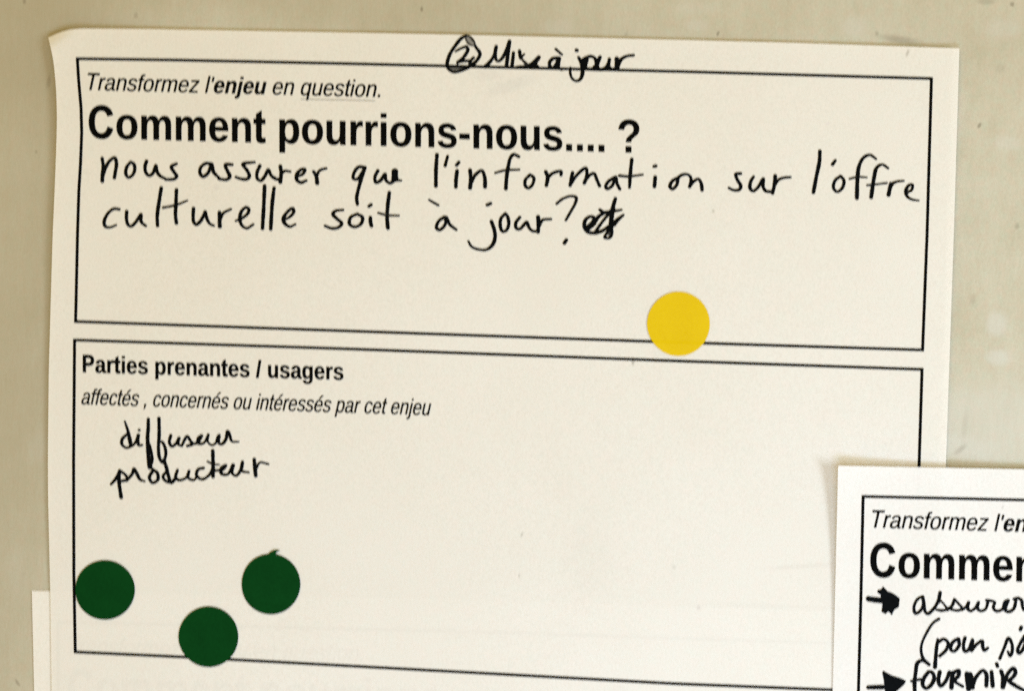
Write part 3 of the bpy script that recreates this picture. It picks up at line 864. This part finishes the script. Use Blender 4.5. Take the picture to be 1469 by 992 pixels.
pen(f, 135, 260, 9.181, [
    S([(330, 372), (260, 366), (180, 430), (132, 540), (150, 600), (210, 610), (290, 580)], (2.1, 2.2, 2.4, 2.4, 2.0, 1.6)),
    S([(430, 400), (427, 500), (450, 580), (490, 595), (550, 540), (618, 440), (622, 540), (680, 590)], (2.4, 2.5, 2.2, 2.4, 2.0)),
    S([(885, 90), (858, 260), (832, 460), (836, 590)], (2.5, 2.7, 2.6, 2.4)),
    S([(1085, 115), (1078, 300), (1072, 450), (1085, 555)], 2.6),
    S([(910, 350), (1040, 325), (1150, 290), (1230, 255)], (2.0, 1.8, 1.5), .90),
    S([(1310, 360), (1305, 450), (1312, 540), (1345, 572), (1400, 530), (1463, 412)], 2.5)])
pen(f, 280, 260, 9.181, [
    S([(132, 405), (150, 480), (190, 560), (245, 588)], (2.5, 2.3, 1.9)),
    S([(320, 410), (320, 500), (325, 600)], (2.5, 3.0)),
    S([(325, 510), (370, 425), (470, 370)], (2.6, 2.2, 1.8)),
    S([(535, 525), (600, 500), (690, 430), (708, 370), (670, 347), (610, 400), (588, 500), (620, 590), (680, 622), (765, 572)], (1.6, 2.2, 2.2, 2.3, 2.4, 2.6, 2.3, 2.2, 1.7)),
    S([(915, 60), (905, 300), (887, 625)], 2.7),
    S([(1040, 90), (1015, 300), (995, 635)], (2.5, 2.7, 2.6)),
    S([(1155, 515), (1235, 480), (1298, 410), (1285, 360), (1222, 400), (1160, 500), (1190, 570), (1250, 600), (1320, 570)], (1.6, 2.3, 2.3, 2.4, 2.8, 2.3, 1.7))])
pen(f, 455, 265, 6.995, [
    S([(260, 255), (185, 265), (157, 295), (200, 345), (248, 390), (215, 430), (145, 440), (80, 415)], (2.0, 2.4, 2.5, 2.5, 2.2, 2.2)),
    S([(400, 297), (337, 330), (325, 398), (380, 425), (440, 395), (455, 330), (405, 297)], 2.4),
    S([(520, 220), (542, 202)], 2.3),
    S([(535, 330), (535, 370), (545, 415)], 2.7),
    S([(725, 80), (710, 200), (702, 330), (710, 440)], 2.7),
    S([(615, 285), (700, 307), (820, 312)], (2.0, 1.8), .80),
    S([(1125, 155), (1215, 207)], 1.9, .90),
    S([(1278, 325), (1218, 370), (1198, 438), (1230, 455), (1285, 402), (1295, 328), (1330, 400), (1395, 453)], (2.4, 2.4, 2.3, 2.4, 2.2))])
pen(f, 650, 270, 9.181, [
    S([(450, 223), (495, 203)], 2.5, .94),
    S([(505, 440), (545, 560), (553, 650), (520, 750), (440, 812), (330, 808), (242, 770), (202, 700)], (2.5, 2.8, 2.8, 2.5, 2.0, 1.9, 1.7)),
    S([(690, 337), (632, 400), (622, 500), (650, 570), (700, 560), (733, 480), (720, 380), (690, 337)], 2.4),
    S([(880, 385), (827, 460), (832, 530), (880, 540), (930, 490), (970, 450), (1000, 520), (1050, 568), (1090, 570)], (2.2, 2.5, 2.3, 2.4, 2.1)),
    S([(1120, 380), (1125, 480), (1120, 580)], 2.8),
    S([(1130, 500), (1180, 422), (1290, 410)], (2.6, 2.2, 2.0))])
pen(f, 780, 270, 11.02, [
    S([(205, 248), (300, 172), (430, 128), (515, 150), (500, 240), (430, 370), (350, 510)], (1.9, 2.0, 2.0, 2.2, 2.2, 2.1, 1.8), .95),
    S([(360, 820), (328, 872)], 2.6),
    S([(700, 610), (775, 535), (798, 468), (740, 450), (665, 500), (642, 600), (690, 690), (800, 712), (920, 680), (1050, 590), (1150, 510), (1255, 430)], (2.6, 2.4, 2.4, 2.7, 2.8, 2.5, 2.4, 2.2)),
    S([(690, 650), (780, 580), (870, 450), (960, 395)], (3.0, 3.0, 2.4)),
    S([(890, 345), (950, 385), (1040, 380)], (2.2, 2.6)),
    S([(820, 690), (920, 545), (1040, 400), (1110, 330)], 2.2),
    S([(1135, 165), (1100, 290), (1075, 450), (1062, 600), (1075, 720), (1045, 785), (965, 785), (1000, 710), (1110, 565)], (2.4, 3.2, 3.2, 3.0, 2.0, 2.0, 2.2, 2.6)),
    S([(1100, 370), (1230, 345)], (2.2, 1.7), .9),
    S([(1040, 390), (1090, 360)], 3.8),
    S([(1110, 575), (1180, 500), (1262, 425)], (3.4, 2.6, 1.6)),
    S([(1030, 730), (1060, 720)], 2.0, .75)])
f.mesh('handwritten_question', h_main, 0.00014, M_MARKER, main)

# handwritten list: diffuseur / producteur
f = Field(150, 590, 400, 730, 0.65)
pen(f, 160, 590, 7.345, [
    S([(140, 110), (170, 200), (190, 290), (205, 370)], (1.3, 2.2, 2.8, 2.5)),
    S([(160, 250), (115, 295), (108, 350), (155, 388), (210, 372), (250, 335), (283, 255)], (2.0, 2.6, 2.0, 1.8, 2.0, 1.9)),
    S([(290, 202)], 2.1, .9),
    S([(283, 255), (275, 310), (288, 362), (322, 360)], (2.4, 2.6, 2.2, 1.8)),
    S([(388, 85), (387, 180), (380, 270), (385, 400), (392, 540), (400, 600)], (2.4, 2.5, 3.0, 2.7, 2.6)),
    S([(400, 600), (428, 520), (412, 400), (395, 345)], (2.4, 2.1, 1.8)),
    S([(500, 78), (502, 250), (495, 400), (508, 500), (540, 545), (572, 460), (560, 375), (530, 325), (508, 325)], (2.5, 2.5, 2.4, 2.2, 2.2, 2.2, 1.5)),
    S([(625, 258), (610, 330), (635, 373), (680, 345), (713, 285), (703, 350), (740, 370)], (2.3, 2.4, 2.1, 2.3, 1.8)),
    S([(740, 368), (798, 268), (828, 310), (852, 348), (800, 370)], (1.8, 2.3, 2.2, 2.4, 2.1)),
    S([(852, 350), (905, 335), (950, 262), (918, 290), (918, 342), (970, 340), (1020, 250)], (1.8, 2.1, 2.4, 2.9, 2.4, 1.8, 1.8)),
    S([(1020, 250), (1012, 320), (1060, 362), (1110, 325), (1135, 255)], (2.0, 1.8, 1.6, 2.2)),
    S([(1128, 275), (1118, 310)], 3.0),
    S([(1130, 290), (1135, 345), (1165, 350), (1205, 300), (1225, 215), (1248, 262), (1268, 320), (1340, 325)], (2.2, 1.9, 2.2, 2.5, 2.3, 1.8, 1.4)),
    S([(1222, 222), (1235, 250)], 2.7)])
pen(f, 150, 640, 5.876, [
    S([(55, 325), (100, 272), (128, 208)], (1.8, 2.4, 2.2)),
    S([(125, 215), (122, 300), (140, 435)], (2.3, 2.6, 2.7)),
    S([(128, 210), (180, 250), (192, 282), (140, 300)], (2.2, 2.1, 2.1)),
    S([(185, 295), (235, 235), (248, 195), (275, 240), (300, 285), (338, 300)], (2.0, 2.4, 2.5, 2.4, 1.6)),
    S([(385, 150), (395, 185), (418, 205)], (2.2, 1.8)),
    S([(410, 208), (378, 268), (405, 313), (450, 285), (442, 225), (408, 205)], 2.35),
    S([(520, 222), (492, 260), (520, 300), (558, 310)], 2.2),
    S([(500, 120), (522, 185), (540, 260), (562, 310), (602, 272)], (2.4, 2.6, 2.7, 2.3)),
    S([(615, 205), (600, 270), (628, 290), (690, 268), (713, 212), (703, 268), (750, 290), (770, 275)], (2.2, 2.2, 1.9, 2.3, 1.6)),
    S([(833, 188), (790, 200), (775, 250), (820, 283), (880, 250), (908, 200)], (2.4, 2.2, 2.2, 1.9)),
    S([(912, 42), (915, 150), (915, 262)], (2.5, 2.8, 2.5)),
    S([(868, 133), (915, 155), (968, 160)], (1.6, 1.8, 1.2), .8),
    S([(930, 210), (1000, 200), (1022, 165), (985, 190), (985, 235), (1040, 240), (1085, 162), (1075, 230), (1110, 252), (1155, 190), (1163, 135), (1155, 210), (1215, 225)], (1.8, 2.1, 2.4, 2.5, 2.1, 2.4, 2.1, 2.2, 2.4, 2.0, 1.6)),
    S([(1262, 115), (1268, 190), (1275, 255)], 2.7),
    S([(1277, 195), (1310, 142), (1380, 155)], (2.0, 1.8, 1.6), .93)])
f.mesh('handwritten_list', h_main, 0.00014, M_MARKER, main)

# ================================================================== dot stickers
DOTS = 'round dot stickers on the large form'


def dot(name, cx, cy, rx, ry, mat, label, tab=None):
    f = Field(cx - rx - 20, cy - ry - 20, cx + rx + 20, cy + ry + 20, 1.1)
    ph = random.uniform(0, 6)
    ring = [(cx + (rx + 0.25 * math.sin(3 * t + ph)) * math.cos(t), cy + (ry + 0.25 * math.sin(2 * t + ph)) * math.sin(t)) for t in np.linspace(0, 2 * math.pi, 97)[:-1]]
    f.poly([ring], 1.0)
    hf = h_main
    if tab:
        f.poly([tab], 1.0)
        tx, ty = tab[2]
        hf = lambda x, y: h_main(x, y) + 0.0003 * np.exp(-(np.hypot(x - tx, y - ty) / 7.0) ** 2)
    o = f.mesh(name, hf, 0.00030, mat, None, skirt=0.0001)
    return tag(o, label, 'sticker', DOTS)


dot('dot_sticker', 973.6, 465, 45.0, 46.0, M_YELLOW, 'yellow round dot sticker stuck over the lower edge of the top box')
dot('dot_sticker', 150.6, 847, 42.6, 43.0, M_GREEN, "dark green dot sticker touching the lower box's left border line")
dot('dot_sticker', 388.6, 838.6, 42.0, 43.8, M_GREEN, 'dark green dot sticker with a small torn tab at its top',
    tab=[(381, 799), (388, 792.5), (394.6, 789.4), (402, 790.0), (396.5, 793.0), (394, 797.5), (396, 802)])
dot('dot_sticker', 299.2, 914.2, 42.8, 43.4, M_GREEN, "lowest dark green dot sticker, overlapping the lower box's bottom line")

# ================================================================== sheet on top (lower right)
front = sheet('paper_form', [(1202.4, 668.6), (1300, 670.5), (1469, 673.8), (2520, 706)], [(1140, 2700), (2500, 2740)],
              [(1202.4, 668.6), (1198.5, 830), (1194.6, 992), (1140, 2700)], [(2520, 706), (2500, 2740)], h_front, M_FRONT, 190, 260)
tag(front, 'whiter form overlapping at the lower right, with two handwritten arrows and no stickers', 'paper form', SHEETS)
frame_part([[(1238.3, 712.8), (1469, 717.9), (2480, 745)], [(1238.3, 712.8), (1235.3, 850), (1231.6, 992), (1227, 1110)],
            [(2480, 745), (2474, 1145)], [(1227, 1110), (2474, 1145)]], h_front, front)
f = Field(1240, 715, 1700, 790, 0.7)
set_line(f, INSTR, 1251.5, 757.6, 1688, 770.0, 0.0171, shear=0.2126, lean=0.01)
f.mesh('printed_instruction', h_front, 0.0001, M_TONER, front)
f = Field(1240, 765, 2080, 880, 0.7)
set_line(f, HEAD, 1248.5, 828.2, 2054, 854, 0.0334, lean=0.012)
f.mesh('printed_heading', h_front, 0.0001, M_TONER, front)
f = Field(1236, 836, 1520, 1030, 0.7)
pen(f, 1235, 840, 12.242, [S([(140, 242), (240, 258), (370, 272)], (4.4, 4.2, 4.0))])
f.poly([[(1235 + x / 12.242, 840 + y / 12.242) for x, y in ((392, 22), (430, 60), (468, 108), (520, 122), (575, 150), (632, 190), (684, 235), (676, 300), (668, 385), (630, 412),
        (596, 428), (572, 470), (542, 535), (520, 500), (482, 465), (455, 490), (432, 512), (395, 490), (362, 468), (372, 400), (382, 310), (350, 260), (352, 180), (300, 140), (286, 110), (305, 82), (350, 78))]])
pen(f, 1300, 840, 8.692, [
    S([(205, 142), (140, 180), (97, 280), (117, 353), (170, 330), (213, 250), (207, 145), (226, 250), (237, 330), (270, 358), (340, 300), (400, 200), (425, 92)], (1.9, 2.2, 2.3, 2.2, 2.3, 2.4, 2.4, 2.4)),
    S([(425, 95), (405, 210)], 2.6),
    S([(422, 185), (480, 250), (510, 298), (450, 318), (380, 308)], (1.5, 1.8, 2.4, 1.8), .9),
    S([(510, 308), (570, 262), (603, 178)], (2.6, 2.2, 2.3)),
    S([(605, 180), (660, 240), (698, 292), (650, 318), (560, 305)], (2.0, 1.8, 2.4, 1.9), .93),
    S([(700, 308), (750, 270), (780, 215), (767, 290), (800, 323), (860, 290), (903, 215), (890, 290), (930, 323), (990, 300), (1022, 205)], (2.0, 2.3, 2.4, 2.0, 2.2, 2.3, 2.0, 2.2)),
    S([(1005, 190), (1060, 197), (1105, 215), (1087, 280), (1120, 323), (1190, 310), (1240, 250), (1275, 192), (1238, 210), (1222, 290), (1270, 333), (1340, 298), (1368, 205)], (2.2, 2.0, 2.2, 2.3, 2.1, 2.1, 2.4, 2.5, 2.8, 2.3, 2.3)),
    S([(1262, 205), (1235, 275)], 3.2),
    S([(1345, 175), (1400, 165), (1440, 192), (1450, 260), (1475, 315), (1560, 300)], 2.3)])
pen(f, 1300, 880, 8.692, [
    S([(410, 75), (340, 122), (250, 260), (192, 400), (190, 500), (220, 580), (285, 645)], (2.2, 2.0, 1.9, 1.9, 2.0, 2.6, 2.6)),
    S([(395, 330), (378, 450), (360, 678)], (2.0, 2.5, 2.9)),
    S([(395, 375), (465, 328), (522, 370), (500, 460), (420, 538)], (2.2, 2.4, 2.5, 2.3)),
    S([(645, 322), (575, 375), (557, 460), (600, 478), (660, 405), (655, 325)], 2.5),
    S([(735, 310), (715, 400), (732, 480), (780, 460), (828, 335), (815, 465)], 2.5),
    S([(815, 470), (880, 392), (950, 350), (955, 420), (975, 468), (1020, 438)], (2.5, 2.4, 2.5, 2.1)),
    S([(1168, 572), (1222, 440), (1278, 315), (1320, 390), (1320, 495), (1295, 535), (1268, 480)], (2.2, 2.3, 2.3, 2.4, 2.4, 2.2, 1.6)),
    S([(1437, 178), (1425, 212)], 2.5),
    S([(1480, 290), (1425, 380), (1390, 470), (1408, 503), (1460, 450), (1510, 300), (1515, 440), (1570, 480)], 2.5),
    S([(280, 640), (205, 595), (145, 620), (118, 750), (106, 870), (108, 990), (110, 1100)], (2.4, 2.7, 2.8, 2.8)),
    S([(68, 852), (130, 838), (205, 828)], (2.2, 2.0)),
    S([(280, 735), (220, 820), (207, 900), (250, 942), (320, 890), (350, 800), (320, 740), (280, 735)], 2.8),
    S([(420, 735), (403, 850), (430, 912), (490, 858), (540, 742)], (2.9, 2.9, 2.6, 2.9)),
    S([(585, 745), (570, 840), (565, 935)], 3.1),
    S([(590, 745), (655, 722), (655, 780), (605, 845), (705, 918)], (3.0, 2.8, 2.8, 2.2)),
    S([(760, 760), (768, 860), (778, 955)], 3.5),
    S([(800, 765), (820, 830), (825, 930)], 3.4),
    S([(825, 920), (870, 805), (960, 718), (1000, 765), (1000, 910)], (3.0, 2.6, 2.8, 3.0)),
    S([(1065, 735), (1080, 915)], 2.9),
    S([(1130, 635), (1140, 668)], 2.7),
    S([(1185, 725), (1207, 800), (1207, 925)], (2.9, 3.3)),
    S([(1215, 900), (1268, 760), (1338, 692), (1365, 740), (1330, 805), (1285, 848), (1350, 900), (1470, 965), (1560, 1000)], (3.0, 2.8, 2.8, 3.0, 2.8, 2.4))])
pen(f, 1235, 930, 12.242, [S([(135, 697), (420, 692)], 3.4)])
f.poly([[(1235 + x / 12.242, 930 + y / 12.242) for x, y in ((395, 398), (440, 428), (500, 462), (560, 490), (620, 508), (680, 525), (740, 552), (792, 580), (778, 625), (740, 668), (700, 705),
        (640, 755), (560, 830), (440, 880), (430, 800), (415, 690), (402, 560), (376, 440))]])
f.mesh('handwritten_answer', h_front, 0.00014, M_MARKER, front)
